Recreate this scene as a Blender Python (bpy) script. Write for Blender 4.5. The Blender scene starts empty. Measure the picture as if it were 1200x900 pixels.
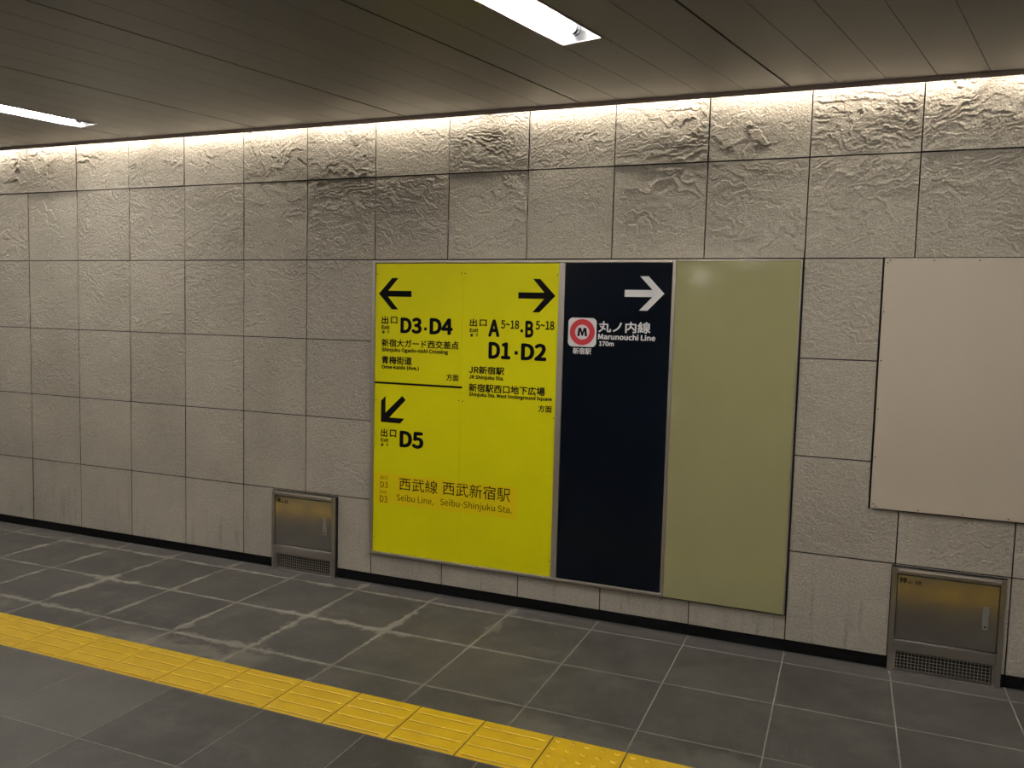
import bpy, bmesh, math, random
import numpy as np
from mathutils import Matrix, Vector

random.seed(7)
sc = bpy.context.scene
col = sc.collection

# ------------------------------------------------------------------ camera
cam_d = bpy.data.cameras.new('camera')
cam = bpy.data.objects.new('camera', cam_d)
col.objects.link(cam)
cam_d.sensor_width = 36.0
cam_d.lens = 36.0 * 972.81 / 1200.0
cam_d.clip_start = 0.05
_r = Vector((0.92609611, 0.37638027, 0.02615115))
_u = Vector((-0.05320232, 0.06165618, 0.9966785))
_f = Vector((-0.37351774, 0.92441138, -0.07712385))
cam.matrix_world = Matrix(((_r.x, _u.x, -_f.x, 0.0),
                           (_r.y, _u.y, -_f.y, -4.3755),
                           (_r.z, _u.z, -_f.z, 1.6573),
                           (0, 0, 0, 1)))
sc.camera = cam

# ------------------------------------------------------------------ world, exposure, light levels
AMBIENT = 0.10          # dim light from the rest of the concourse
COVE_POWER = 5.1        # each hidden cove tube behind the ceiling edge
TUBE_EMIT = 95.0        # fluorescent tube surface
EXPOSURE = 0.6
w = bpy.data.worlds.new('world'); sc.world = w; w.use_nodes = True
w.node_tree.nodes['Background'].inputs[0].default_value = (1.0, 0.95, 0.88, 1)
w.node_tree.nodes['Background'].inputs[1].default_value = AMBIENT
sc.view_settings.view_transform = 'Standard'
sc.view_settings.look = 'None'
sc.view_settings.exposure = EXPOSURE
sc.view_settings.gamma = 1.0
sc.view_settings.use_curve_mapping = False

ZC = 2.807              # ceiling height
YT = -0.10              # ceiling edge, the cove lies between it and the wall
# cove tubes: row of 1.2 m tubes along the wall, above the ceiling edge
_x = -8.1
for i in range(9):
    ld = bpy.data.lights.new('cove_tube_light', 'AREA')
    ld.shape = 'RECTANGLE'; ld.size = 1.17; ld.size_y = 0.02
    ld.energy = COVE_POWER
    ld.color = (1.0, 0.925, 0.79)
    lo = bpy.data.objects.new('cove_tube_light', ld)
    col.objects.link(lo)
    lo.location = (_x + 0.6, -0.043, 2.864)     # points straight down
    _x += 1.2375

# ------------------------------------------------------------------ helpers
def tag(o, label=None, cat=None, group=None, kind=None):
    if label: o['label'] = label
    if cat: o['category'] = cat
    if group: o['group'] = group
    if kind: o['kind'] = kind
    return o

def empty(name, loc=(0, 0, 0)):
    o = bpy.data.objects.new(name, None)
    o.empty_display_size = 0.1
    o.location = loc
    col.objects.link(o)
    return o

def link(name, me, mats, parent=None):
    o = bpy.data.objects.new(name, me)
    col.objects.link(o)
    for m in (mats if isinstance(mats, (list, tuple)) else [mats]):
        me.materials.append(m)
    if parent is not None:
        o.parent = parent
        # geometry is written in world coordinates, parents only translate
        o.matrix_parent_inverse = Matrix.Translation(-Vector(parent_loc(parent)))
    return o

def parent_loc(p):
    v = Vector(p.location)
    return v if p.parent is None else Vector((0, 0, 0)) + p.matrix_parent_inverse.translation * 0 + v

class MB:
    """collects boxes, prisms and tubes into one mesh"""
    def __init__(s):
        s.bm = bmesh.new()
    def box(s, x0, x1, y0, y1, z0, z1, bevel=0.0, mi=0, seg=2):
        if bevel:
            b2 = bmesh.new()
            _box(b2, x0, x1, y0, y1, z0, z1)
            bmesh.ops.bevel(b2, geom=b2.edges[:] , offset=bevel, segments=seg, affect='EDGES', profile=0.5)
            for f in b2.faces: f.material_index = mi
            me = bpy.data.meshes.new('t'); b2.to_mesh(me); b2.free()
            s.bm.from_mesh(me); bpy.data.meshes.remove(me)
        else:
            for f in _box(s.bm, x0, x1, y0, y1, z0, z1): f.material_index = mi
        return s
    def prism(s, pts, y0, y1, mi=0):
        """polygon in the XZ plane, extruded from y0 (front) to y1 (back)"""
        a = [s.bm.verts.new((x, y0, z)) for x, z in pts]
        b = [s.bm.verts.new((x, y1, z)) for x, z in pts]
        fs = [s.bm.faces.new(a), s.bm.faces.new(b[::-1])]
        n = len(pts)
        for i in range(n):
            fs.append(s.bm.faces.new((a[i], b[i], b[(i + 1) % n], a[(i + 1) % n])))
        for f in fs: f.material_index = mi
        return s
    def ring(s, cx, cz, r0, r1, y0, y1, n=64):
        v = []
        for k in range(n):
            a = 2 * math.pi * k / n; c, q = math.cos(a), math.sin(a)
            v.append([s.bm.verts.new((cx + r * c, y, cz + r * q)) for r, y in ((r0, y0), (r1, y0), (r1, y1), (r0, y1))])
        for k in range(n):
            a, b = v[k], v[(k + 1) % n]
            for j in range(4):
                s.bm.faces.new((a[j], a[(j + 1) % 4], b[(j + 1) % 4], b[j]))
        return s
    def tube(s, p0, p1, r, n=16, cap=True, mi=0):
        p0, p1 = Vector(p0), Vector(p1); d = (p1 - p0).normalized()
        t = d.orthogonal().normalized(); q = d.cross(t)
        A, B = [], []
        for k in range(n):
            a = 2 * math.pi * k / n; o = (t * math.cos(a) + q * math.sin(a)) * r
            A.append(s.bm.verts.new(p0 + o)); B.append(s.bm.verts.new(p1 + o))
        for k in range(n):
            f = s.bm.faces.new((A[k], A[(k + 1) % n], B[(k + 1) % n], B[k])); f.smooth = True; f.material_index = mi
        if cap:
            s.bm.faces.new(A[::-1]).material_index = mi; s.bm.faces.new(B).material_index = mi
        return s
    def build(s, name, mat, parent=None):
        bmesh.ops.recalc_face_normals(s.bm, faces=s.bm.faces[:])
        me = bpy.data.meshes.new(name)
        s.bm.to_mesh(me); s.bm.free()
        return link(name, me, mat, parent)

def _box(bm, x0, x1, y0, y1, z0, z1):
    v = [bm.verts.new(p) for p in ((x0, y0, z0), (x1, y0, z0), (x1, y1, z0), (x0, y1, z0),
                                   (x0, y0, z1), (x1, y0, z1), (x1, y1, z1), (x0, y1, z1))]
    return [bm.faces.new([v[i] for i in f]) for f in ((0, 3, 2, 1), (4, 5, 6, 7), (0, 1, 5, 4), (1, 2, 6, 5), (2, 3, 7, 6), (3, 0, 4, 7))]

# ---- materials
class N:
    """small node-tree writer"""
    def __init__(s, name):
        s.m = bpy.data.materials.new(name); s.m.use_nodes = True
        s.nt = s.m.node_tree; s.b = s.nt.nodes['Principled BSDF']
    def node(s, t, **k):
        n = s.nt.nodes.new(t)
        for a, v in k.items(): setattr(n, a, v)
        return n
    def put(s, sock, v):
        if isinstance(v, bpy.types.NodeSocket): s.nt.links.new(v, sock)
        elif isinstance(v, (tuple, list)): sock.default_value = tuple(v) + ((1,) if len(v) == 3 and sock.type == 'RGBA' else ())
        else: sock.default_value = v
    def math(s, op, a, b=0.0, c=0.0, clamp=False):
        n = s.node('ShaderNodeMath', operation=op, use_clamp=clamp)
        s.put(n.inputs[0], a); s.put(n.inputs[1], b); s.put(n.inputs[2], c)
        return n.outputs[0]
    def pos(s):
        return s.node('ShaderNodeTexCoord').outputs['Object']
    def xyz(s, v):
        n = s.node('ShaderNodeSeparateXYZ'); s.put(n.inputs[0], v); return n.outputs
    def mapping(s, v, scale=(1, 1, 1), loc=(0, 0, 0)):
        n = s.node('ShaderNodeMapping'); s.put(n.inputs[0], v)
        n.inputs['Scale'].default_value = scale; n.inputs['Location'].default_value = loc
        return n.outputs[0]
    def noise(s, v, scale, detail=4, rough=0.55, dist=0.0, color=False):
        n = s.node('ShaderNodeTexNoise'); s.put(n.inputs['Vector'], v)
        n.inputs['Scale'].default_value = scale; n.inputs['Detail'].default_value = detail
        n.inputs['Roughness'].default_value = rough; n.inputs['Distortion'].default_value = dist
        return n.outputs['Color' if color else 0]
    def remap(s, v, a, b, c=0.0, d=1.0, smooth=False):
        n = s.node('ShaderNodeMapRange', interpolation_type='SMOOTHSTEP' if smooth else 'LINEAR')
        s.put(n.inputs[0], v)
        for i, q in enumerate((a, b, c, d)): s.put(n.inputs[i + 1], q)
        return n.outputs[0]
    def mix(s, f, a, b, blend='MIX'):
        n = s.node('ShaderNodeMix', data_type='RGBA', blend_type=blend)
        s.put(n.inputs['Factor'], f); s.put(n.inputs['A'], a); s.put(n.inputs['B'], b)
        # RGBA sockets
        return n.outputs['Result']
    def mixc(s, f, a, b, blend='MIX'):
        n = s.node('ShaderNodeMix', data_type='RGBA', blend_type=blend)
        s.put(n.inputs[0], f); s.put(n.inputs[6], a); s.put(n.inputs[7], b)
        return n.outputs[2]
    def bump(s, h, strength, dist=0.01):
        n = s.node('ShaderNodeBump'); s.put(n.inputs['Height'], h)
        n.inputs['Strength'].default_value = strength; n.inputs['Distance'].default_value = dist
        s.nt.links.new(n.outputs[0], s.b.inputs['Normal'])
    def set(s, **k):
        for a, v in k.items():
            s.put(s.b.inputs[a.replace('_', ' ')], v)
        return s

def simple(name, c, rough=0.5, metal=0.0, spec=0.5, grain=0.0, scale=60.0):
    n = N(name)
    if grain:
        f = n.noise(n.pos(), scale, 3, 0.6)
        v = n.remap(f, 0.3, 0.7, 1 - grain, 1 + grain)
        mm = n.node('ShaderNodeVectorMath', operation='SCALE')
        n.put(mm.inputs[0], c); n.put(mm.inputs['Scale'], v)
        n.set(Base_Color=mm.outputs[0])
    else:
        n.set(Base_Color=c)
    n.set(Roughness=rough, Metallic=metal, Specular_IOR_Level=spec)
    return n.m

def stone_mat():
    n = N('split_face_stone'); p = n.pos()
    tone = n.node('ShaderNodeAttribute', attribute_name='tone').outputs['Fac']
    sp = n.noise(p, 150, 3, 0.7)
    sp2 = n.noise(p, 60, 4, 0.7)
    big = n.noise(p, 2.2, 4, 0.55)
    streak = n.noise(n.mapping(p, (26, 26, 2.2)), 1.0, 4, 0.6)
    v = n.math('ADD', n.remap(sp, 0.3, 0.7, -0.26, 0.26), n.remap(sp2, 0.3, 0.7, -0.10, 0.10))
    v = n.math('ADD', v, n.remap(big, 0.3, 0.7, -0.09, 0.09))
    v = n.math('ADD', v, tone)
    # dirty runs rising from the floor and rust-brown specks
    z = n.xyz(p)[2]
    low = n.remap(z, 0.62, 0.06, 0.0, 1.0, True)
    st = n.math('MULTIPLY', n.remap(streak, 0.56, 0.72, 0, 0.28), low)
    v = n.math('SUBTRACT', v, st)
    mm = n.node('ShaderNodeVectorMath', operation='SCALE')
    n.put(mm.inputs[0], (0.375, 0.335, 0.275)); n.put(mm.inputs['Scale'], n.math('ADD', v, 1.0))
    rust = n.remap(n.noise(n.mapping(p, (1, 1, 1), (4, 0, 2)), 23, 2, 0.5), 0.74, 0.82, 0, 0.45, True)
    c = n.mixc(rust, mm.outputs[0], (0.26, 0.19, 0.09))
    n.set(Base_Color=c, Roughness=0.82, Specular_IOR_Level=0.25)
    h = n.math('ADD', n.math('MULTIPLY', n.noise(p, 95, 4, 0.7), 1.0), n.math('MULTIPLY', n.noise(p, 220, 3, 0.7), 0.45))
    n.bump(h, 0.8, 0.008)
    return n.m

PITCH = 0.4917          # floor tile pitch
FX0 = -2.6840           # a joint of floor and wall alike
def floor_mat():
    n = N('flamed_granite'); p = n.pos(); X, Y, Z = n.xyz(p)
    tone = n.node('ShaderNodeAttribute', attribute_name='tone').outputs['Fac']
    sp = n.noise(p, 170, 3, 0.75); mid = n.noise(p, 38, 4, 0.65); big = n.noise(p, 5.0, 5, 0.62)
    v = n.math('ADD', n.remap(sp, 0.28, 0.72, -0.40, 0.40), n.remap(mid, 0.3, 0.7, -0.34, 0.34))
    v = n.math('ADD', v, n.remap(big, 0.3, 0.7, -0.34, 0.34))
    v = n.math('ADD', v, tone)
    mm = n.node('ShaderNodeVectorMath', operation='SCALE')
    n.put(mm.inputs[0], (0.040, 0.0365, 0.031)); n.put(mm.inputs['Scale'], n.math('ADD', v, 1.0))
    # lime bloom that has crept out of the joints: widest at the left, near the guide strip and the wall
    def dist(c, o, pitch):
        q = n.math('FRACT', n.math('ADD', n.math('DIVIDE', n.math('SUBTRACT', c, o), pitch), 0.5))
        return n.math('MULTIPLY', n.math('ABSOLUTE', n.math('SUBTRACT', q, 0.5)), pitch)
    dj = n.math('MINIMUM', dist(X, FX0, PITCH), dist(Y, -0.154, PITCH))
    nz = n.noise(p, 7.0, 6, 0.68)
    nz2 = n.noise(n.mapping(p, (1, 1, 1), (3, 7, 0)), 1.3, 3, 0.5)
    left = n.remap(X, -0.9, -2.4, 0.0, 1.0, True)
    front = n.remap(Y, -1.66, -1.60, 0.0, 1.0, True)
    wdt = n.math('MULTIPLY', n.remap(nz, 0.40, 0.72, -0.004, 0.070), n.remap(nz2, 0.38, 0.62, 0.25, 1.0))
    m1 = n.remap(n.math('SUBTRACT', dj, wdt), -0.012, 0.012, 1.0, 0.0, True)
    m1 = n.math('MULTIPLY', n.math('MULTIPLY', m1, left), front)
    m1 = n.math('MULTIPLY', m1, n.remap(n.noise(p, 60, 4, 0.7), 0.3, 0.7, 0.45, 0.95))
    # dusty grey film beside the guide strip and under the wall
    ds = n.remap(n.math('ADD', n.math('ABSOLUTE', n.math('ADD', Y, 1.30)), n.remap(nz, 0.3, 0.7, -0.10, 0.16)), 0.05, 0.17, 1.0, 0.0, True)
    ds = n.math('MULTIPLY', ds, n.remap(nz2, 0.42, 0.60, 0.0, 0.8, True))
    ds = n.math('MULTIPLY', n.math('MULTIPLY', ds, n.remap(X, -0.7, -1.7, 0.35, 1.0, True)), front)
    dw = n.remap(n.math('ADD', Y, n.remap(nz, 0.3, 0.7, -0.06, 0.10)), -0.22, -0.05, 0.0, 0.55, True)
    cl = n.math('MULTIPLY', n.remap(n.noise(n.mapping(p, (1, 1, 1), (11, 2, 0)), 4.2, 7, 0.70), 0.50, 0.68, 0.0, 0.75, True), n.remap(X, -0.2, -1.6, 0.45, 1.0, True))
    c0 = n.mixc(cl, mm.outputs[0], (0.078, 0.072, 0.060))
    c = n.mixc(n.math('MULTIPLY', dw, 0.8), c0, (0.075, 0.067, 0.065))
    c = n.mixc(ds, c, (0.135, 0.125, 0.10))
    c = n.mixc(m1, c, (0.20, 0.182, 0.152))
    n.set(Base_Color=c, Roughness=n.remap(mid, 0.3, 0.7, 0.50, 0.66), Specular_IOR_Level=0.45)
    n.bump(n.math('ADD', n.noise(p, 120, 4, 0.7), n.math('MULTIPLY', n.noise(p, 300, 2, 0.6), 0.5)), 0.30, 0.004)
    return n.m

def brushed(name, c, rough=0.3, axis=0, streak=0.10):
    n = N(name); p = n.pos()
    s = [4, 4, 4]; 
    for k in range(3):
        if k != axis: s[k] = 420
    st = n.noise(n.mapping(p, tuple(s)), 1.0, 3, 0.6)
    v = n.remap(st, 0.3, 0.7, 1 - streak, 1 + streak)
    mm = n.node('ShaderNodeVectorMath', operation='SCALE'); n.put(mm.inputs[0], c); n.put(mm.inputs['Scale'], v)
    smudge = n.noise(p, 6, 3, 0.5)
    n.set(Base_Color=mm.outputs[0], Metallic=1.0, Roughness=n.math('ADD', n.remap(st, 0.3, 0.7, rough - 0.02, rough + 0.02), n.remap(smudge, 0.35, 0.65, -0.03, 0.05)))
    pass
    return n.m

def ceiling_mat():
    n = N('ceiling_panel_paint'); p = n.pos()
    tone = n.node('ShaderNodeAttribute', attribute_name='tone').outputs['Fac']
    v = n.math('ADD', n.math('ADD', tone, 1.0), n.remap(n.noise(p, 180, 2, 0.5), 0.3, 0.7, -0.05, 0.05))
    mm = n.node('ShaderNodeVectorMath', operation='SCALE'); n.put(mm.inputs[0], (0.099, 0.084, 0.067)); n.put(mm.inputs['Scale'], v)
    n.set(Base_Color=mm.outputs[0], Roughness=0.36, Specular_IOR_Level=0.65, Metallic=0.15)
    return n.m

def yellow_tile_mat():
    n = N('tactile_yellow'); p = n.pos()
    f = n.noise(p, 9, 5, 0.6); g = n.noise(n.mapping(p, (8, 60, 8)), 1.0, 4, 0.65)
    c = n.mixc(n.remap(f, 0.35, 0.7, 0, 0.5), (0.57, 0.365, 0.008), (0.50, 0.305, 0.008))
    c = n.mixc(n.remap(g, 0.58, 0.78, 0, 0.35), c, (0.36, 0.22, 0.02))
    n.set(Base_Color=c, Roughness=n.remap(f, 0.3, 0.7, 0.33, 0.5), Specular_IOR_Level=0.45)
    n.bump(n.noise(p, 140, 3, 0.6), 0.10, 0.003)
    return n.m

def emit_mat(name, c, s):
    n = N(name); n.set(Base_Color=(0.8, 0.8, 0.8), Emission_Color=c, Emission_Strength=s); return n.m

M = dict(
    stone=stone_mat(), floor=floor_mat(), ceil=ceiling_mat(), tact=yellow_tile_mat(),
    grout=simple('dark_joint', (0.012, 0.010, 0.009), 0.9),
    mortar=simple('pale_floor_joint', (0.17, 0.155, 0.13), 0.85, grain=0.25, scale=40),
    rib_shade=simple('painted_rib_shade', (0.20, 0.125, 0.008), 0.7),  # dark brown for the shade line painted below each rib
    black=simple('black_granite', (0.005, 0.005, 0.0055), 0.25, 0.0, 0.14, grain=0.4, scale=300),
    trim=simple('cove_trim_paint', (0.48, 0.40, 0.42), 0.4),
    dark=simple('ceiling_void', (0.012, 0.011, 0.010), 0.9),
    yellow=simple('sign_yellow', (0.67, 0.62, 0.003), 0.4, 0.0, 0.16, grain=0.03, scale=3),
    sticker=simple('sticker_yellow', (0.73, 0.565, 0.004), 0.4, 0.0, 0.16),
    navy=simple('sign_navy', (0.0028, 0.0046, 0.0082), 0.22, 0.0, 0.14, grain=0.1, scale=4),
    olive=simple('olive_panel_paint', (0.275, 0.255, 0.125), 0.088, grain=0.03, scale=3),
    cream=simple('cream_panel_paint', (0.44, 0.375, 0.295), 0.42, grain=0.02, scale=3),
    ink=simple('black_vinyl', (0.0035, 0.003, 0.004), 0.6, 0.0, 0.08),
    white=simple('white_vinyl', (0.66, 0.64, 0.63), 0.45),
    red=simple('red_vinyl', (0.50, 0.026, 0.038), 0.45),
    alu=brushed('anodised_rail', (0.52, 0.47, 0.41), 0.42, 2, 0.04),
    steel=brushed('brushed_steel', (0.50, 0.47, 0.43), 0.15, 2, 0.03),
    latch=simple('latch_steel', (0.30, 0.29, 0.265), 0.4, 0.5),
    steelf=simple('steel_frame', (0.50, 0.47, 0.43), 0.30, 1.0, 0.5, 0.03, 30),
    wire=simple('wire_mesh', (0.42, 0.39, 0.33), 0.45, 0.8),
    screw=simple('screw_head', (0.03, 0.028, 0.025), 0.4, 0.5),
    void=simple('duct_dark', (0.006, 0.006, 0.006), 0.9),
    lampw=simple('white_reflector', (0.60, 0.61, 0.63), 0.35),
    lampf=simple('lamp_rim', (0.30, 0.28, 0.27), 0.4, 0.4),
    socket=simple('lampholder', (0.075, 0.075, 0.085), 0.4),
    tube=emit_mat('fluorescent_tube', (1.0, 0.955, 0.89), TUBE_EMIT),
)

# ------------------------------------------------------------------ numpy noise
def _hash(ix, iy, seed):
    h = (ix.astype(np.int64) * 374761393 + iy.astype(np.int64) * 668265263 + seed * 974634721) & 0x7fffffff
    h = ((h ^ (h >> 13)) * 1274126177) & 0x7fffffff
    h = ((h ^ (h >> 16)) * 2246822519) & 0x7fffffff
    return (h ^ (h >> 15)) & 0xffff
def perlin(x, y, seed=0):
    ix, iy = np.floor(x), np.floor(y); fx, fy = x - ix, y - iy
    u, v = fx * fx * fx * (fx * (fx * 6 - 15) + 10), fy * fy * fy * (fy * (fy * 6 - 15) + 10)
    def g(dx, dy):
        a = _hash(ix + dx, iy + dy, seed) * (2 * math.pi / 65536.0)
        return np.cos(a) * (fx - dx) + np.sin(a) * (fy - dy)
    a = g(0, 0) * (1 - u) + g(1, 0) * u; b = g(0, 1) * (1 - u) + g(1, 1) * u
    return (a * (1 - v) + b * v) * 1.5
def fbm(x, y, seed, oct=4, gain=0.5):
    r, a = 0.0, 1.0
    for k in range(oct):
        r = r + a * perlin(x, y, seed + 31 * k); x = x * 2.03 + 7.1; y = y * 2.03 + 3.7; a *= gain
    return r
def sstep(a, b, x):
    t = np.clip((x - a) / (b - a), 0, 1); return t * t * (3 - 2 * t)

def stone_relief(X, Z, seed, style, amp):
    """cleft-stone height of one slab in metres (0 = mean face, + = towards the viewer)"""
    ox, oz = seed * 3.71 % 97, seed * 5.13 % 89
    a = [0.10, -0.25, 0.45, 0.0][seed % 4]
    xr = (X * math.cos(a) + Z * math.sin(a)); zr = (-X * math.sin(a) + Z * math.cos(a))
    wx = fbm(X * 5 + ox, Z * 5 + oz, seed + 3, 3) * 0.07
    wz = fbm(X * 6 + oz, Z * 6 + ox, seed + 9, 4) * 0.055
    if style == 0:      # layered: long wavy ledges
        n = fbm((xr + wx) * 1.25 + ox, (zr + wz) * 5.2 + oz, seed, 4, 0.42); lv = 3.6
    else:               # plate: broad faces with a few broken patches
        n = fbm((xr + wx) * 2.0 + ox, (zr + wz) * 3.4 + oz, seed, 4, 0.45); lv = 2.2
    jag = fbm(X * 26 + ox, Z * 40 + oz, seed + 5, 4, 0.62) * 0.06
    u = (n + jag) * lv
    fr = u - np.floor(u)
    # overlapping ledges: a sharp break, then a long shallow slope back to the mean face
    saw = sstep(0.0, 0.075, fr) - fr - 0.5
    m1 = sstep(-0.30, 0.45, fbm(X * 3.1 + oz, Z * 4.6 + ox, seed + 17, 3))
    m2 = sstep(-0.1, 0.5, fbm(X * 2.0 + oz, Z * 2.0 - ox, seed + 29, 2))
    led = saw * (0.70 + 0.8 * m1) * (1.0 if style == 0 else 0.55 + 0.9 * m2)
    und = fbm(X * 4.5 + ox, Z * 5.5 + oz, seed + 53, 3) * 0.0011
    pit = np.minimum(0, 0.36 - 0.5 * fbm(X * 24 + ox, Z * 34 + oz, seed + 23, 3, 0.6)) * (0.25 + m2) + np.minimum(0, 0.30 - 0.5 * fbm(X * 62 + oz, Z * 70 + ox, seed + 61, 2, 0.5)) * 1.5
    grain = fbm(X * 85 + ox, Z * 85 + oz, seed + 41, 2, 0.7)
    return amp * (led * 0.0046 + und + pit * 0.0092) + 0.00060 * grain

# ------------------------------------------------------------------ wall_back : one mesh of stone slabs
WX0, WP = -2.6840, 0.4915
ROWS = [0.0594, 0.5248, 1.0142, 1.5042, 1.9971, 2.4885, 3.02]
HOLES = [(-2.6965, -0.2235, 0.1845, 2.001),      # sign board
         (0.128, 1.70, 0.783, 2.001),         # cream panel
         (-3.4240, -2.9265, -0.1, 0.519), (0.2495, 0.7410, -0.1, 0.519)]   # vent cabinets
def build_wall():
    V, F, MI, T = [], [], [], []
    nv = 0
    for ci in range(-9, 10):
        xa, xb = WX0 + ci * WP, WX0 + (ci + 1) * WP
        far = xb < -6.6 or xa > 1.3
        for ri in range(6):
            za, zb = ROWS[ri], ROWS[ri + 1]
            step = 0.03 if far else 0.0038
            g = 0.0029
            def lines(a, b, cuts):
                L = list(np.linspace(a + g + 0.0004, b - g - 0.0004, int(round((b - a) / step)) + 1))
                for c in cuts:
                    if a + g < c < b - g:
                        i = int(np.argmin([abs(q - c) for q in L])); L[i] = c
                return np.array([a + g * 0.6, a + g] + L + [b - g, b - g * 0.6])
            xs = lines(xa, xb, [h for H in HOLES for h in H[:2]])
            zs = lines(za, zb, [h for H in HOLES for h in H[2:]])
            X, Z = np.meshgrid(xs, zs)
            seed = 101 + (ci + 20) * 37 + ri * 211
            rnd = random.Random(seed)
            style = 0 if rnd.random() < 0.62 else 1
            amp = [0.20, 0.55, 0.70, 0.9, 1.0, 0.9][ri]
            if ri in (1, 2, 3) and ci > 4: amp = 0.50
            if ri == 3 and ci < 6: amp = 0.95
            if ri >= 4 and rnd.random() < 0.22: amp *= 0.6
            H = stone_relief(X, Z, seed, style, amp)
            H -= H[2:-2, 2:-2].mean()
            edge = np.minimum(np.minimum(X - xa, xb - X), np.minimum(Z - za, zb - Z))
            H *= 0.45 + 0.55 * sstep(0.0, 0.03, edge)
            H = np.clip(H, -0.008, 0.0075) + (rnd.uniform(0.0010, 0.0058) if ri == 5 else rnd.uniform(-0.0014, 0.0010))
            Y = -H
            Y[1, :], Y[-2, :], Y[:, 1], Y[:, -2] = Y[2, :], Y[-3, :], Y[:, 2], Y[:, -3]
            Y[0, :] = Y[-1, :] = 0.011; Y[:, 0] = Y[:, -1] = 0.011
            ny, nx = X.shape
            idx = np.arange(ny * nx).reshape(ny, nx) + nv
            q = np.stack([idx[:-1, :-1], idx[:-1, 1:], idx[1:, 1:], idx[1:, :-1]], -1).reshape(-1, 4)
            cx = ((X[:-1, :-1] + X[1:, 1:]) / 2).ravel(); cz = ((Z[:-1, :-1] + Z[1:, 1:]) / 2).ravel()
            keep = np.ones(len(q), bool)
            for h in HOLES:
                keep &= ~((cx > h[0]) & (cx < h[1]) & (cz > h[2]) & (cz < h[3]))
            if not keep.any(): continue
            V.append(np.stack([X.ravel(), Y.ravel(), Z.ravel()], 1)); F.append(q[keep]); nv += ny * nx
            T.append(np.full(ny * nx, rnd.uniform(-0.05, 0.05)))
            mi = np.zeros((ny - 1, nx - 1), np.int32); mi[0, :] = mi[-1, :] = 1; mi[:, 0] = mi[:, -1] = 1
            MI.append(mi.ravel()[keep])
    # dark bed behind the joints
    b = [(-7.2, 0.0125, -0.05), (2.3, 0.0125, -0.05), (2.3, 0.0125, 3.1), (-7.2, 0.0125, 3.1)]
    V.append(np.array(b)); F.append(np.array([[nv, nv + 1, nv + 2, nv + 3]])); MI.append(np.array([1], np.int32)); T.append(np.zeros(4))
    V, F, MI, T = np.concatenate(V), np.concatenate(F), np.concatenate(MI), np.concatenate(T)
    used = np.zeros(len(V), bool); used[F.ravel()] = True
    remap = np.cumsum(used) - 1; V, T, F = V[used], T[used], remap[F]
    me = bpy.data.meshes.new('wall_back')
    me.vertices.add(len(V)); me.vertices.foreach_set('co', V.astype(np.float32).ravel())
    me.loops.add(F.size); me.loops.foreach_set('vertex_index', F.astype(np.int32).ravel())
    me.polygons.add(len(F)); me.polygons.foreach_set('loop_start', np.arange(0, F.size, 4, dtype=np.int32))
    me.polygons.foreach_set('material_index', MI)
    me.update(calc_edges=True)
    at = me.attributes.new('tone', 'FLOAT', 'POINT'); at.data.foreach_set('value', T.astype(np.float32))
    me.validate()
    return link('wall_back', me, [M['stone'], M['grout']])
tag(build_wall(), 'rough grey split stone tile wall', kind='structure')

# black plinth under the stone
mb = MB()
cuts = [-7.2] + [WX0 + k * WP for k in range(-9, 10)] + [2.3]
spans = []
for a, b in zip(cuts[:-1], cuts[1:]):
    segs = [(a + 0.001, b - 0.001)]
    for h in HOLES[2:]:
        out = []
        for s0, s1 in segs:
            if h[1] <= s0 or h[0] >= s1: out.append((s0, s1)); continue
            if h[0] > s0: out.append((s0, h[0]))
            if h[1] < s1: out.append((h[1], s1))
        segs = out
    spans += [s for s in segs if s[1] - s[0] > 0.01]
for s0, s1 in spans:
    mb.box(s0, s1, 0.004, 0.03, -0.004, 0.0575, bevel=0.0012, seg=1)
tag(mb.build('baseboard_back', M['black']), 'black polished stone plinth strip', kind='structure')

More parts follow.
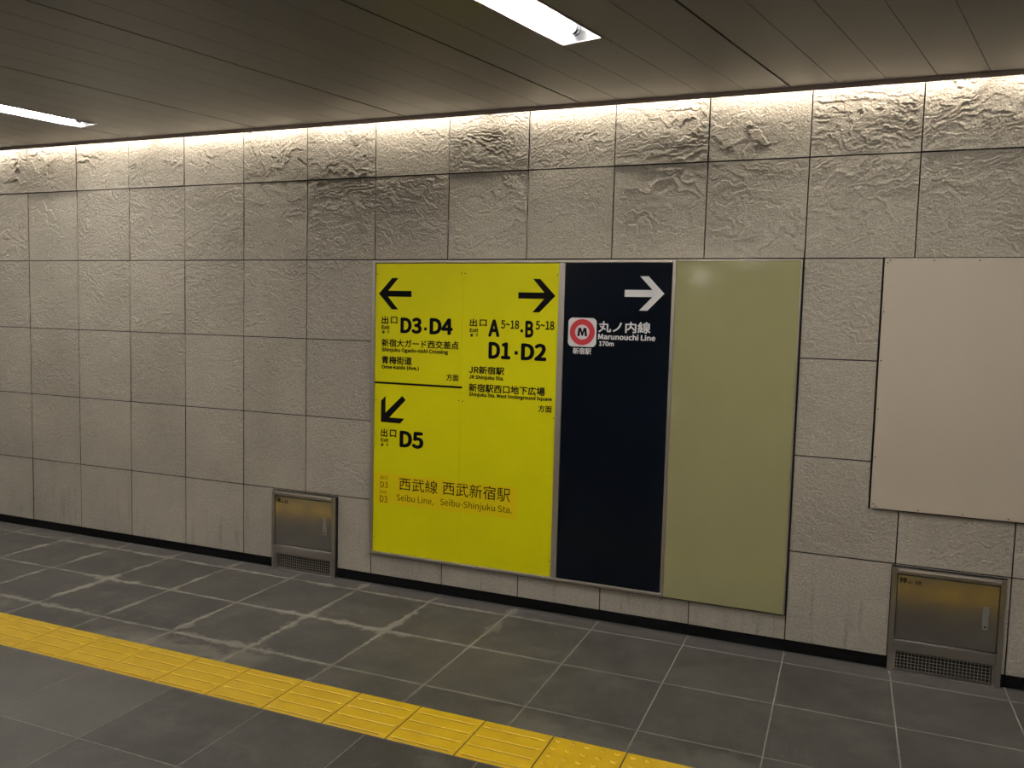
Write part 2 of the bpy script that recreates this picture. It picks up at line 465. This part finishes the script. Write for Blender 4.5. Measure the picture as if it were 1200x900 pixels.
# ------------------------------------------------------------------ floor
def build_floor():
    bm = bmesh.new(); lay = bm.verts.layers.float.new('tone')
    rnd = random.Random(3)
    ys = [0.0, -0.154] + [-0.154 - PITCH * k for k in range(1, 17)]
    fixed = {(-1, 4): 0.85, (-2, 4): 0.75, (-3, 4): 0.8, (0, 4): 0.15, (1, 4): 0.15, (2, 4): -0.22, (3, 4): -0.2,
             (-1, 5): 0.5, (0, 5): 0.3, (1, 5): 0.1, (-2, 5): 0.55}
    g = 0.0036
    for ci in range(-11, 13):
        for ri in range(len(ys) - 1):
            xa, xb = FX0 + ci * PITCH + g, FX0 + (ci + 1) * PITCH - g
            yb, ya = ys[ri] - g, ys[ri + 1] + g
            if ri == 0: yb = 0.02
            t = rnd.uniform(-0.16, 0.16)
            if ri == 0: t = 0.12
            t = fixed.get((ci, ri - 0), t) if ri >= 4 else t
            if ri == 3: ya = -1.3275          # cut where the guide strip is laid
            gg = 0.0012
            top = [bm.verts.new(p) for p in ((xa, ya, 0), (xb, ya, 0), (xb, yb, 0), (xa, yb, 0))]
            bot = [bm.verts.new((x, y, -0.0012)) for x, y in ((xa - gg, ya - gg), (xb + gg, ya - gg), (xb + gg, yb + gg), (xa - gg, yb + gg))]
            for v in top + bot: v[lay] = t
            bm.faces.new(top)
            for k in range(4): bm.faces.new((bot[k], bot[(k + 1) % 4], top[(k + 1) % 4], top[k]))
    def quad(x0, x1, y0, y1, z, mi):
        v = [bm.verts.new(p) for p in ((x0, y0, z), (x1, y0, z), (x1, y1, z), (x0, y1, z))]
        bm.faces.new(v).material_index = mi
    quad(-16, 10, -24, 0.03, -0.0009, 1)
    yl = ys[-1]
    quad(-16, 10, -24, yl, 0, 0); quad(-16, FX0 - 11 * PITCH, yl, 0.02, 0, 0); quad(FX0 + 13 * PITCH, 10, yl, 0.02, 0, 0)
    me = bpy.data.meshes.new('floor'); bm.to_mesh(me); bm.free()
    return link('floor', me, [M['floor'], M['mortar']])
tag(build_floor(), 'dark grey granite tile floor', kind='structure')

# ------------------------------------------------------------------ ceiling : planks turned 14.2 degrees to the wall
TH = math.radians(14.15); CT, ST = math.cos(TH), math.sin(TH)
def st(s, t, z):        # plank coordinates (across, along) -> world
    return Vector((s * CT + t * ST, -s * ST + t * CT, z))
S0, SP = -0.291, 0.2043          # a wide dark gap lies at S0 + 5k*SP
LIGHTS = [(-0.902 + 0.004, -0.698 - 0.004, -2.50, -1.253), (-4.374 + 0.004, -4.170 - 0.004, -2.78, -1.53),  # visible lamps first, then unseen ones added to light wall, floor and olive panel
          (0.735 + 0.006, 0.935, -1.97, -0.735), (-2.530, -2.337, -4.30, -3.05),
          (2.780, 2.975, -2.6, -1.35), (0.530, 0.727, -17.2, -15.4), (4.820, 5.010, -4.2, -2.95),
          (-6.416, -6.222, -3.4, -2.15), (-2.535, -2.339, -6.9, -5.65), (-4.374, -4.180, -7.9, -6.65), (0.735, 0.929, -6.9, -5.65),
          (-2.535, -2.339, -10.0, -8.75), (-6.416, -6.222, -9.0, -7.75), (0.735, 0.929, -10.0, -8.75)]
def build_ceiling():
    bm = bmesh.new(); lay = bm.verts.layers.float.new('tone')
    rnd = random.Random(11)
    k0, k1 = -60, 60
    for k in range(k0, k1):
        a, b = S0 + k * SP, S0 + (k + 1) * SP
        ga = 0.0048 if k % 5 == 0 else 0.0011
        gb = 0.0048 if (k + 1) % 5 == 0 else 0.0011
        a += ga; b -= gb
        ts = [(-28.0, 5.0)]
        for (l0, l1, t0, t1) in LIGHTS:
            if l0 > a - 0.03 and l1 < b + 0.03:
                new = []
                for q0, q1 in ts:
                    if q0 < t0 and t1 < q1: new += [(q0, t0 - 0.002), (t1 + 0.002, q1)]
                    else: new.append((q0, q1))
                ts = new
        tone = rnd.uniform(-0.05, 0.05)
        for q0, q1 in ts:
            lip = 0.010
            p = [st(a, q0, ZC), st(b, q0, ZC), st(b, q1, ZC), st(a, q1, ZC)]
            v = [bm.verts.new(x) for x in p]; u = [bm.verts.new(x + Vector((0, 0, lip))) for x in p]
            for x in v + u: x[lay] = tone
            bm.faces.new(v[::-1])
            for j in range(4): bm.faces.new((v[j], v[(j + 1) % 4], u[(j + 1) % 4], u[j]))
    def clip(co, no):
        bmesh.ops.bisect_plane(bm, geom=bm.verts[:] + bm.edges[:] + bm.faces[:], plane_co=co, plane_no=no, clear_outer=True)
    clip((0, -0.098, 0), (0, 1, 0)); clip((10, 0, 0), (1, 0, 0)); clip((-16, 0, 0), (-1, 0, 0)); clip((0, -24, 0), (0, -1, 0))
    for f in bm.faces: f.material_index = 0
    # dark void above the planks, and the cove housing
    def quad(pts, mi):
        bm.faces.new([bm.verts.new(p) for p in pts]).material_index = mi
    quad([(-16, -24, ZC + 0.20), (10, -24, ZC + 0.20), (10, -0.16, ZC + 0.20), (-16, -0.16, ZC + 0.20)], 1)
    quad([(-16, -0.16, ZC + 0.016), (10, -0.16, ZC + 0.016), (10, -0.16, 3.06), (-16, -0.16, 3.06)], 1)
    quad([(-16, -0.16, 3.06), (10, -0.16, 3.06), (10, 0.02, 3.06), (-16, 0.02, 3.06)], 1)
    me = bpy.data.meshes.new('ceiling'); bm.to_mesh(me); bm.free()
    return link('ceiling', me, [M['ceil'], M['dark']])
tag(build_ceiling(), 'brown metal plank ceiling', kind='structure')
mb = MB()
prof = [(-0.084, ZC), (-0.072, 2.7905), (-0.068, 2.7905), (-0.068, ZC + 0.04), (-0.084, ZC + 0.04)]
va = [mb.bm.verts.new((-16, y, z)) for y, z in prof]; vb = [mb.bm.verts.new((10, y, z)) for y, z in prof]
mb.bm.faces.new(va); mb.bm.faces.new(vb[::-1])
for k in range(5): mb.bm.faces.new((va[k], va[(k + 1) % 5], vb[(k + 1) % 5], vb[k]))
mb.box(-16, 10, -0.30, -0.084, ZC + 0.0125, ZC + 0.0145)
tag(mb.build('trim_1', M['trim']), 'dark edge strip of the ceiling', kind='structure')
# far side of the concourse, behind the camera
mb = MB(); mb.box(-16, 10, -24.1, -24.0, 0, 3.1)
tag(mb.build('wall_front', simple('far_wall', (0.30, 0.27, 0.22), 0.8, grain=0.1, scale=5)), kind='structure')

# ------------------------------------------------------------------ recessed ceiling lamps
def make_lamp(s0, s1, t0, t1, label):
    base = st((s0 + s1) / 2, (t0 + t1) / 2, ZC)
    root = empty('ceiling_light', base)
    tag(root, label, 'ceiling light', 'recessed lamps in the plank ceiling')
    def P(s, t, z): return st(s, t, ZC + z)
    # rim: a thin folded lip around the opening
    bm = bmesh.new()
    wd = 0.007
    o = [(s0, t0), (s1, t0), (s1, t1), (s0, t1)]
    i = [(s0 + wd, t0 + wd), (s1 - wd, t0 + wd), (s1 - wd, t1 - wd), (s0 + wd, t1 - wd)]
    vo = [bm.verts.new(P(a, b, -0.003)) for a, b in o]; vi = [bm.verts.new(P(a, b, -0.003)) for a, b in i]
    wo = [bm.verts.new(P(a, b, 0.012)) for a, b in o]; wi = [bm.verts.new(P(a, b, 0.012)) for a, b in i]
    for k in range(4):
        j = (k + 1) % 4
        bm.faces.new((vo[k], vi[k], vi[j], vo[j])); bm.faces.new((vo[k], vo[j], wo[j], wo[k])); bm.faces.new((vi[k], wi[k], wi[j], vi[j]))
    m = MB(); m.bm.free(); m.bm = bm
    m.build('rim', M['lampf'], root)
    # reflector: sloping white sides and ends up to a flat back
    bm = bmesh.new(); dz = 0.085; k1 = 0.045; ke = 0.06
    lo = [bm.verts.new(P(a, b, 0.0)) for a, b in i]
    hi = [bm.verts.new(P(a, b, dz)) for a, b in ((s0 + wd + k1, t0 + wd + ke), (s1 - wd - k1, t0 + wd + ke), (s1 - wd - k1, t1 - wd - ke), (s0 + wd + k1, t1 - wd - ke))]
    for k in range(4):
        j = (k + 1) % 4; bm.faces.new((lo[k], lo[j], hi[j], hi[k]))
    bm.faces.new(hi)
    m = MB(); m.bm.free(); m.bm = bm
    m.build('reflector', M['lampw'], root)
    sm = (s0 + s1) / 2; zt = 0.028
    # fluorescent tube with its two lampholders
    m = MB(); m.tube(P(sm, t0 + 0.085, zt), P(sm, t1 - 0.085, zt), 0.0165, 20); m.build('tube', M['tube'], root)
    for te, sg in ((t0 + 0.045, 1), (t1 - 0.045, -1)):
        m = MB()
        m.tube(P(sm, te + sg * 0.040, zt), P(sm, te + sg * 0.020, zt), 0.0175, 20)
        m.tube(P(sm, te + sg * 0.020, zt), P(sm, te + sg * 0.008, zt), 0.0215, 20)
        m.tube(P(sm, te + sg * 0.012, zt), P(sm, te + sg * 0.012, 0.08), 0.009, 10)
        m.build('lampholder', M['socket'], root)
    return root
LAB = ['lit fluorescent lamp recessed in the brown ceiling above the yellow sign, its end socket showing',
       'lit narrow ceiling lamp at the far left, above the stone wall',
       'ceiling lamp just peeping in at the top right corner']
for k, L in enumerate(LIGHTS):
    make_lamp(*L, LAB[k] if k < 3 else 'unseen ceiling lamp out of view, added to light wall, floor and olive panel')

# ------------------------------------------------------------------ lettering
try:        # Blender's own bundled sans serif, else its default font
    import os
    SANS = bpy.data.fonts.load(os.path.join(bpy.utils.system_resource('DATAFILES', path='fonts'), 'Noto Sans CJK Regular.woff2'))
except Exception:
    SANS = None
def _text_mesh(s, bold):
    cu = bpy.data.curves.new('t', 'FONT'); cu.body = s; cu.size = 1.0
    cu.resolution_u = 4
    if SANS is not None: cu.font = SANS
    cu.fill_mode = 'FRONT'
    o = bpy.data.objects.new('t', cu); col.objects.link(o)
    dg = bpy.context.evaluated_depsgraph_get(); dg.update()
    me = bpy.data.meshes.new_from_object(o.evaluated_get(dg))
    bpy.data.objects.remove(o); bpy.data.curves.remove(cu)
    if bold > 0:        # heavier stroke: the outline filled again a little to every side
        bm = bmesh.new()
        for k in range(9):
            a = math.pi / 4 * k; d = (0, 0) if k == 8 else (bold * math.cos(a), bold * math.sin(a))
            n0 = len(bm.verts); bm.from_mesh(me); bm.verts.ensure_lookup_table()
            for v in bm.verts[n0:]: v.co.x += d[0]; v.co.y += d[1]; v.co.z += 0.00004 * k
        bm.to_mesh(me); bm.free()
    return me
_cap = {}
def lettering(s, x0, x1, z0, z1, yf, mat, parent, bold=0.0, cap=False, name='lettering'):
    if s in ('出 口', '출 구'):           # two characters set wide apart: a piece each
        wa, wb = (0.43, 0.585) if s[0] == '出' else (0.36, 0.64); w_ = x1 - x0
        _lettering(s[0], x0, x0 + wa * w_, z0, z1, yf, mat, parent, bold, cap, name)
        dz = (z1 - z0) * (0.06 if s[0] == '出' else 0.0)
        return _lettering(s[2], x0 + wb * w_, x1, z0 + dz, z1 - dz, yf, mat, parent, bold, cap, name)
    return _lettering(s, x0, x1, z0, z1, yf, mat, parent, bold, cap, name)
def _lettering(s, x0, x1, z0, z1, yf, mat, parent, bold=0.0, cap=False, name='lettering'):
    """flat vinyl lettering filling x0..x1, z0..z1 on the plane y = yf; cap: z0 is the baseline, z1 the capital height"""
    me = _text_mesh(s, bold)
    n = len(me.vertices); co = np.zeros(n * 3, np.float32); me.vertices.foreach_get('co', co); co = co.reshape(-1, 3)
    mn, mx = co.min(0), co.max(0)
    sx = (x1 - x0) / (mx[0] - mn[0])
    if cap:
        if bold not in _cap:
            h = _text_mesh('H', bold); _cap[bold] = max(v.co.y for v in h.vertices); bpy.data.meshes.remove(h)
        sz = (z1 - z0) / _cap[bold]; zz = z0 + co[:, 1] * sz
    else:
        sz = (z1 - z0) / (mx[1] - mn[1]); zz = z0 + (co[:, 1] - mn[1]) * sz
    out = np.stack([x0 + (co[:, 0] - mn[0]) * sx, yf - 0.0005 - co[:, 2], zz], 1).astype(np.float32)
    me.vertices.foreach_set('co', out.ravel()); me.update()
    me.name = name; me.materials.clear()
    return link(name, me, mat, parent)

# ------------------------------------------------------------------ sign frame
YF = -0.016             # front of the sign faces; rails stand a little prouder
YR = -0.024
root = empty('sign_frame', (-1.58, -0.01, 0.19))
tag(root, 'grey metal frame of rails holding the yellow and navy signs on the stone wall', 'sign frame')
def rail(x0, x1, z0, z1): return MB().box(x0, x1, YR, 0.010, z0, z1, bevel=0.0025).build('rail', M['alu'], root)
rail(-2.6850, -2.6640, 0.1945, 1.9915)                   # left
rail(-2.6635, -0.8730, 1.9760, 1.9915)                   # top
rail(-2.6635, -0.8600, 0.1945, 0.2120)                   # bottom
rail(-1.4960, -1.4615, 0.2125, 1.9755)                   # between yellow and navy
rail(-0.8725, -0.8555, 0.2125, 1.9915)                   # between navy and olive

def screws(parent, pts, y, r=0.0035):
    for x, z in pts:
        MB().tube((x, y - 0.0012, z), (x, y + 0.001, z), r, 10).build('screw', M['screw'], parent)

# ---- yellow exit sign
ys_ = empty('exit_sign', (-2.08, -0.01, 0.215))
tag(ys_, 'tall yellow exit direction sign with black arrows and exit numbers, left of the navy sign', 'sign')
XM = -2.0815
MB().box(-2.6625, XM - 0.0004, YF, 0.004, 0.2135, 1.9745, bevel=0.0006, seg=1).build('panel', M['yellow'], ys_)
MB().box(XM + 0.0004, -1.4975, YF, 0.004, 0.2135, 1.9745, bevel=0.0006, seg=1).build('panel', M['yellow'], ys_)
def arrow(pts, mat, parent): return MB().prism(pts, YF - 0.0007, YF + 0.0005).build('arrow', mat, parent)
def harrow(tip, zc, hx0, hx1, hz, xin, xt, sz, mat, parent):
    arrow([(tip, zc), (hx0, zc + hz), (hx1, zc + hz), (xin, zc + sz), (xt, zc + sz), (xt, zc - sz), (xin, zc - sz), (hx1, zc - hz), (hx0, zc - hz)], mat, parent)
harrow(-2.642, 1.7942, -2.5516, -2.5077, 0.0935, -2.578, -2.419, 0.0178, M['ink'], ys_)
harrow(-1.5165, 1.7948, -1.6085, -1.6505, 0.0930, -1.582, -1.737, 0.0175, M['ink'], ys_)
arrow([(-2.616, 1.0165), (-2.616, 1.1477), (-2.585, 1.1768), (-2.585, 1.0757), (-2.4705, 1.1835), (-2.4460, 1.1605), (-2.557, 1.0475), (-2.4540, 1.0475), (-2.482, 1.0165)], M['ink'], ys_)
MB().box(-2.6620, -2.0740, YF - 0.0007, YF, 1.2500, 1.2625).build('divider_line', M['ink'], ys_)
K = M['ink']
def L(s, x0, x1, z0, z1, bold=0.0, cap=False, mat=K, par=ys_): lettering(s, x0, x1, z0, z1, YF, mat, par, bold, cap)
CJ = 0.009
L('出 口', -2.6200, -2.5115, 1.6120, 1.6600, CJ); L('Exit', -2.6190, -2.5640, 1.5805, 1.6045, 0.016); L('출 구', -2.6160, -2.5655, 1.5545, 1.5735, 0.012)
L('D3', -2.4906, -2.3457, 1.5590, 1.6555, 0.017); L('D4', -2.2946, -2.1412, 1.5590, 1.6555, 0.017)
def dot(x0, x1, z0, z1): MB().box(x0, x1, YF - 0.0006, YF, z0, z1).build('dot', M['ink'], ys_)
dot(-2.3300, -2.3135, 1.5810, 1.5990)
L('新宿大ガード西交差点', -2.6180, -2.1006, 1.4755, 1.5235, CJ)
L('Shinjuku Ogado-nishi Crossing', -2.6170, -2.1692, 1.4480, 1.4690, 0.018, True)
L('青梅街道', -2.6164, -2.4090, 1.3715, 1.4205, CJ); L('Ome-kaido (Ave.)', -2.6154, -2.3606, 1.3440, 1.3645, 0.018, True)
L('方面', -2.1783, -2.0977, 1.2910, 1.3310, CJ)
L('出 口', -2.6150, -2.5070, 0.9265, 0.9775, CJ); L('Exit', -2.6142, -2.5600, 0.8955, 0.9195, 0.016); L('출 구', -2.6137, -2.5598, 0.8690, 0.8880, 0.012)
L('D5', -2.4841, -2.3211, 0.8715, 0.9740, 0.017)
L('出 口', -2.0342, -1.9264, 1.6125, 1.6570, CJ); L('Exit', -2.0329, -1.9787, 1.5800, 1.6030, 0.016); L('출 구', -2.0294, -1.9779, 1.5540, 1.5725, 0.012)
L('A', -1.9165, -1.8456, 1.5570, 1.6565, 0.017); L('5~18', -1.8386, -1.7271, 1.6055, 1.6545, 0.010)
dot(-1.7180, -1.7030, 1.5880, 1.6050); L('B', -1.6899, -1.6400, 1.5595, 1.6545, 0.017); L('5~18', -1.6284, -1.5172, 1.6055, 1.6555, 0.010)
L('D1', -1.9122, -1.7754, 1.4315, 1.5285, 0.017); dot(-1.7510, -1.7310, 1.4610, 1.4815); L('D2', -1.7120, -1.5585, 1.4315, 1.5285, 0.017)
L('JR新宿駅', -2.0330, -1.8101, 1.3405, 1.3865, CJ); L('JR Shinjuku Sta.', -2.0317, -1.8113, 1.3120, 1.3320, 0.018, True)
L('新宿駅西口地下広場', -2.0305, -1.5611, 1.2355, 1.2840, CJ); L('Shinjuku Sta. West Underground Square', -2.0291, -1.5189, 1.2110, 1.2305, 0.018, True)
L('方面', -1.5986, -1.5173, 1.1445, 1.1835, CJ)
# two orange-yellow stickers with thin lettering
def sticker(x0, x1, z0, z1, lines):
    s = MB().box(x0, x1, YF - 0.0005, YF, z0, z1).build('sticker', M['sticker'], ys_)
    s['label'] = 'orange-yellow sticker with thin black lettering'
    for (t, a, b, c, d, cp) in lines:
        lettering(t, a, b, c, d, YF - 0.0006, M['ink'], s, 0.0, cp)
sticker(-2.6480, -2.5400, 0.5100, 0.7080, [('出 口', -2.6122, -2.5624, 0.6655, 0.6870, False), ('D3', -2.6128, -2.5600, 0.6130, 0.6505, False),
        ('Exit', -2.6150, -2.5669, 0.5780, 0.5970, False), ('D3', -2.6145, -2.5633, 0.5225, 0.5650, False)])
sticker(-2.5207, -1.7145, 0.5180, 0.7025, [('西武線', -2.4819, -2.2207, 0.6105, 0.6890, False), ('西武新宿駅', -2.1865, -1.7538, 0.6125, 0.6935, False),
        ('Seibu Line,', -2.4977, -2.2469, 0.5450, 0.5820, True), ('Seibu-Shinjuku Sta.', -2.2012, -1.7428, 0.5490, 0.5860, True)])
screws(ys_, [(-2.093, 1.917), (-2.070, 1.917), (-2.655, 1.912), (-1.508, 1.910), (-2.655, 1.150), (-1.506, 1.115), (-2.093, 1.178), (-2.070, 1.176),
             (-2.655, 0.300), (-1.506, 0.300)], YF)

# ---- navy line sign
nv_ = empty('line_sign', (-1.167, -0.01, 0.215))
tag(nv_, 'tall navy sign with white arrow and red ring emblem, beside the yellow sign', 'sign')
MB().box(-1.4605, -0.8735, YF, 0.004, 0.2135, 1.9745, bevel=0.0006, seg=1).build('panel', M['navy'], nv_)
harrow(-0.9125, 1.8143, -0.9990, -1.0440, 0.0905, -0.9750, -1.1253, 0.0183, M['white'], nv_)
# emblem: white rounded square, red ring, black letter
ex0, ex1, ez0, ez1, er = -1.4358, -1.2747, 1.5200, 1.6780, 0.026
pts = []
for cx, cz, a0 in ((ex1 - er, ez1 - er, 0), (ex0 + er, ez1 - er, 90), (ex0 + er, ez0 + er, 180), (ex1 - er, ez0 + er, 270)):
    for k in range(9):
        a = math.radians(a0 + k * 11.25); pts.append((cx + er * math.cos(a), cz + er * math.sin(a)))
em = MB().prism(pts, YF - 0.0006, YF + 0.0004).build('emblem', M['white'], nv_)
em['label'] = 'white rounded square emblem with red ring and black letter M'
MB().ring((ex0 + ex1) / 2, 1.600, 0.0405, 0.0712, YF - 0.0011, YF - 0.0005).build('ring', M['red'], em)
MS = [(0, 0), (.10, 1), (.37, 1), (.50, .50), (.63, 1), (.90, 1), (1, 0), (.77, 0), (.71, .62), (.57, .05), (.43, .05), (.29, .62), (.23, 0)]
MB().prism([(-1.3830 + 0.0565 * a, 1.5775 + 0.0455 * b) for a, b in MS], YF - 0.0012, YF - 0.0005).build('letter', M['ink'], em)
Wt = M['white']
def LN(s, x0, x1, z0, z1, bold=0.0, cap=False): lettering(s, x0, x1, z0, z1, YF, Wt, nv_, bold, cap)
LN('新宿駅', -1.4055, -1.3005, 1.4790, 1.5145, 0.008)
LN('丸ノ内線', -1.2645, -0.9782, 1.6030, 1.6630, 0.008)
LN('Marunouchi Line', -1.2645, -0.9503, 1.5660, 1.5935, 0.016, True)
LN('170m', -1.2582, -1.1747, 1.5285, 1.5545, 0.017)
screws(nv_, [(-1.447, 1.960), (-0.885, 1.960), (-1.447, 0.232), (-0.885, 0.232), (-1.447, 1.10), (-0.885, 1.10)], YF)

# ---- blank olive panel
ol = empty('blank_panel', (-0.545, -0.01, 0.195))
tag(ol, 'blank glossy olive green wall panel, right of the navy sign', 'panel')
MB().box(-0.8550, -0.2400, YR + 0.003, 0.006, 0.1955, 1.9850, bevel=0.0012, seg=1).build('panel', M['olive'], ol)
MB().box(-0.8550, -0.2330, YR, 0.008, 1.9852, 1.9915, bevel=0.001, seg=1).build('edge_strip', M['alu'], ol)
MB().box(-0.2398, -0.2330, YR, 0.008, 0.1955, 1.9850, bevel=0.001, seg=1).build('edge_strip', M['alu'], ol)

# ---- cream panel at the right
cr = empty('cover_panel', (0.85, -0.01, 0.79))
tag(cr, 'plain beige wall panel with small screws round its edge, at the right', 'panel')
MB().box(0.1370, 1.690, -0.020, -0.012, 0.7905, 1.9950, bevel=0.0012, seg=1).build('panel', M['cream'], cr)
MB().box(0.150, 1.680, -0.0115, 0.012, 0.803, 1.983).build('backing_frame', M['grout'], cr)
pts = [(0.1496, 1.9740), (0.1600, 1.9845), (0.1496, 0.8110), (0.1600, 0.8010)]
pts += [(0.160 + 0.1875 * k, z) for k in range(1, 9) for z in (1.9840, 0.8010)]
pts += [(0.1460, 1.9740 - 0.2330 * k) for k in range(1, 5)]
screws(cr, pts, -0.020, 0.0032)

# ------------------------------------------------------------------ vent cabinets let into the wall
def make_cabinet(dx, num, label, dotx):
    root = empty('vent_cabinet', (0.4945 + dx, 0.0, 0.0))
    tag(root, label, 'cabinet', 'steel vent cabinets at the foot of the wall')
    x0, x1, zt = 0.2535 + dx, 0.7375 + dx, 0.5135
    yf = -0.022
    S = M['steelf']
    MB().box(x0, x0 + 0.0235, yf, 0.030, 0.0, zt - 0.0005, bevel=0.002).build('side_post', S, root)
    MB().box(x1 - 0.0235, x1, yf, 0.030, 0.0, zt - 0.0005, bevel=0.002).build('side_post', S, root)
    a, b = x0 + 0.024, x1 - 0.024
    # top rail with a rolled double edge
    m = MB(); m.box(a, b, yf, 0.030, zt - 0.030, zt - 0.0005, bevel=0.003)
    m.box(a, b, yf - 0.005, yf + 0.004, zt - 0.0215, zt - 0.0085, bevel=0.003)
    m.build('top_rail', S, root)
    m = MB(); m.box(a, b, yf, 0.030, 0.1040, 0.1605, bevel=0.002); m.box(a, b, yf - 0.004, yf + 0.004, 0.146, 0.1600, bevel=0.0015)
    m.build('middle_rail', S, root)
    MB().box(a, b, yf - 0.004, 0.030, 0.0, 0.0065, bevel=0.0015).build('sill', S, root)
    # dark recess
    m = MB(); m.box(a, b, 0.026, 0.030, 0.007, zt - 0.031); m.build('back_plate', M['void'], root)
    # inner uprights beside the grille
    m = MB(); m.box(a, a + 0.012, yf + 0.006, 0.02, 0.0068, 0.1038); m.box(b - 0.012, b, yf + 0.006, 0.02, 0.0068, 0.1038)
    m.build('grille_frame', S, root)
    # wire grille
    m = MB(); ga, gb, gz0, gz1 = a + 0.0122, b - 0.0122, 0.0068, 0.1037
    nx, nz = 26, 6
    for k in range(nx):
        x = ga + (gb - ga) * (k + 0.5) / nx; m.box(x - 0.0011, x + 0.0011, -0.0085, -0.0065, gz0, gz1)
    for k in range(nz):
        z = gz0 + (gz1 - gz0) * (k + 0.5) / nz; m.box(ga, gb, -0.0100, -0.0080, z - 0.0011, z + 0.0011)
    m.build('grille', M['wire'], root)
    # door, with latch and writing
    d0, d1 = x0 + 0.0265, x1 - 0.0265
    dr = MB().box(d0, d1, yf + 0.004, 0.010, 0.1640, 0.4795, bevel=0.0012, seg=1).build('door', M['steel'], root)
    dy = yf + 0.004
    lx0, lx1, lz0, lz1 = 0.6465 + dx, 0.6725 + dx, 0.2670, 0.3760
    m = MB()
    m.box(lx0, lx0 + 0.003, dy - 0.004, dy, lz0, lz1); m.box(lx1 - 0.003, lx1, dy - 0.004, dy, lz0, lz1)
    m.box(lx0, lx1, dy - 0.004, dy, lz1 - 0.004, lz1); m.box(lx0, lx1, dy - 0.004, dy, lz0, lz0 + 0.003)
    m.box(lx0 + 0.0035, lx1 - 0.0035, dy - 0.0022, dy, lz0 + 0.0035, lz1 - 0.0345)
    m.box(lx0 + 0.0035, lx1 - 0.0035, dy - 0.0050, dy, lz1 - 0.033, lz1 - 0.0055, bevel=0.0012)
    lt = m.build('latch', M['latch'], dr)
    cxm = (lx0 + lx1) / 2
    MB().tube((cxm, dy - 0.0042, lz0 + 0.014), (cxm, dy - 0.0010, lz0 + 0.014), 0.0048, 14).build('keyhole', M['screw'], dr)
    lettering('排', 0.2870 + dx, 0.3205 + dx, 0.4405, 0.4690, dy, M['ink'], dr, 0.008)
    lettering('no.', 0.3245 + dx, 0.3440 + dx, 0.4415, 0.4500, dy, M['ink'], dr, 0.01)
    lettering(num, 0.3550 + dx - dotx, 0.3805 + dx - dotx, 0.4405, 0.4585, dy, M['ink'], dr, 0.008)
    return root
make_cabinet(0.0, '10', 'brushed steel vent cabinet numbered 10, below the beige panel', 0.0)
make_cabinet(-3.6735, '11', 'brushed steel vent cabinet numbered 11, left of the yellow sign', 0.004)

# ------------------------------------------------------------------ tactile paving
tp = empty('tactile_paving_strip', (-2.5, -1.478, 0.0))
tag(tp, 'yellow tactile paving strip of ribbed and dotted tiles on the grey floor', 'tactile paving')
TX0, TY0, TS = -4.010, -1.6285, 0.300
def rib(bm, x0, x1, y, wb=0.017, wt=0.013, h=0.0032, z=0.0015):
    """rounded bar along X"""
    n = 6
    def loop(x, k):
        return [bm.verts.new((x, y + s * wq, z + hq)) for s, wq, hq in ((-1, wb * k, 0), (-1, wt * k, h * k), (1, wt * k, h * k), (1, wb * k, 0))]
    a = loop(x0, 0.6); a2 = loop(x0 + 0.008, 1.0); b2 = loop(x1 - 0.008, 1.0); b = loop(x1, 0.6)
    for p, q in ((a, a2), (a2, b2), (b2, b)):
        for k in range(3): bm.faces.new((p[k], p[k + 1], q[k + 1], q[k]))
    bm.faces.new(a); bm.faces.new(b[::-1])
def rib_shade(bm, x0, x1, y, z=0.0018):  # dark strip along the rib foot, painting the shade of its near side
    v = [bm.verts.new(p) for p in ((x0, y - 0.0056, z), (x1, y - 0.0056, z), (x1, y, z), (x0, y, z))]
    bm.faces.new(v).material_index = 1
def dome(bm, x, y, r=0.0125, rt=0.007, h=0.0045, z=0.0015, n=14):
    A = [bm.verts.new((x + r * math.cos(2 * math.pi * k / n), y + r * math.sin(2 * math.pi * k / n), z)) for k in range(n)]
    B = [bm.verts.new((x + rt * math.cos(2 * math.pi * k / n), y + rt * math.sin(2 * math.pi * k / n), z + h)) for k in range(n)]
    for k in range(n): bm.faces.new((A[k], A[(k + 1) % n], B[(k + 1) % n], B[k]))
    bm.faces.new(B)
MB().box(TX0 - 7 * TS, TX0 + 20 * TS, TY0 + 0.0005, TY0 + TS - 0.0005, -0.0035, -0.0004).build('bedding', M['grout'], tp)
for i in range(-7, 20):
    m = MB(); xa = TX0 + TS * i
    m.box(xa + 0.0028, xa + TS - 0.0028, TY0 + 0.001, TY0 + TS - 0.001, -0.003, 0.0015, bevel=0.0008, seg=1)
    dots = i in (10, 11)
    if dots:
        for a in range(5):
            for b in range(5): dome(m.bm, xa + 0.030 + 0.060 * a, TY0 + 0.030 + 0.060 * b)
    else:
        for b in range(4):
            rib(m.bm, xa + 0.014, xa + TS - 0.014, TY0 + 0.0375 + 0.075 * b)
            rib_shade(m.bm, xa + 0.018 + 0.02 * random.random(), xa + TS - 0.018 - 0.03 * random.random(), TY0 + 0.0375 + 0.075 * b - 0.0168)
    m.build('warning_tile' if dots else 'guide_tile', [M['tact'], M['rib_shade']], tp)
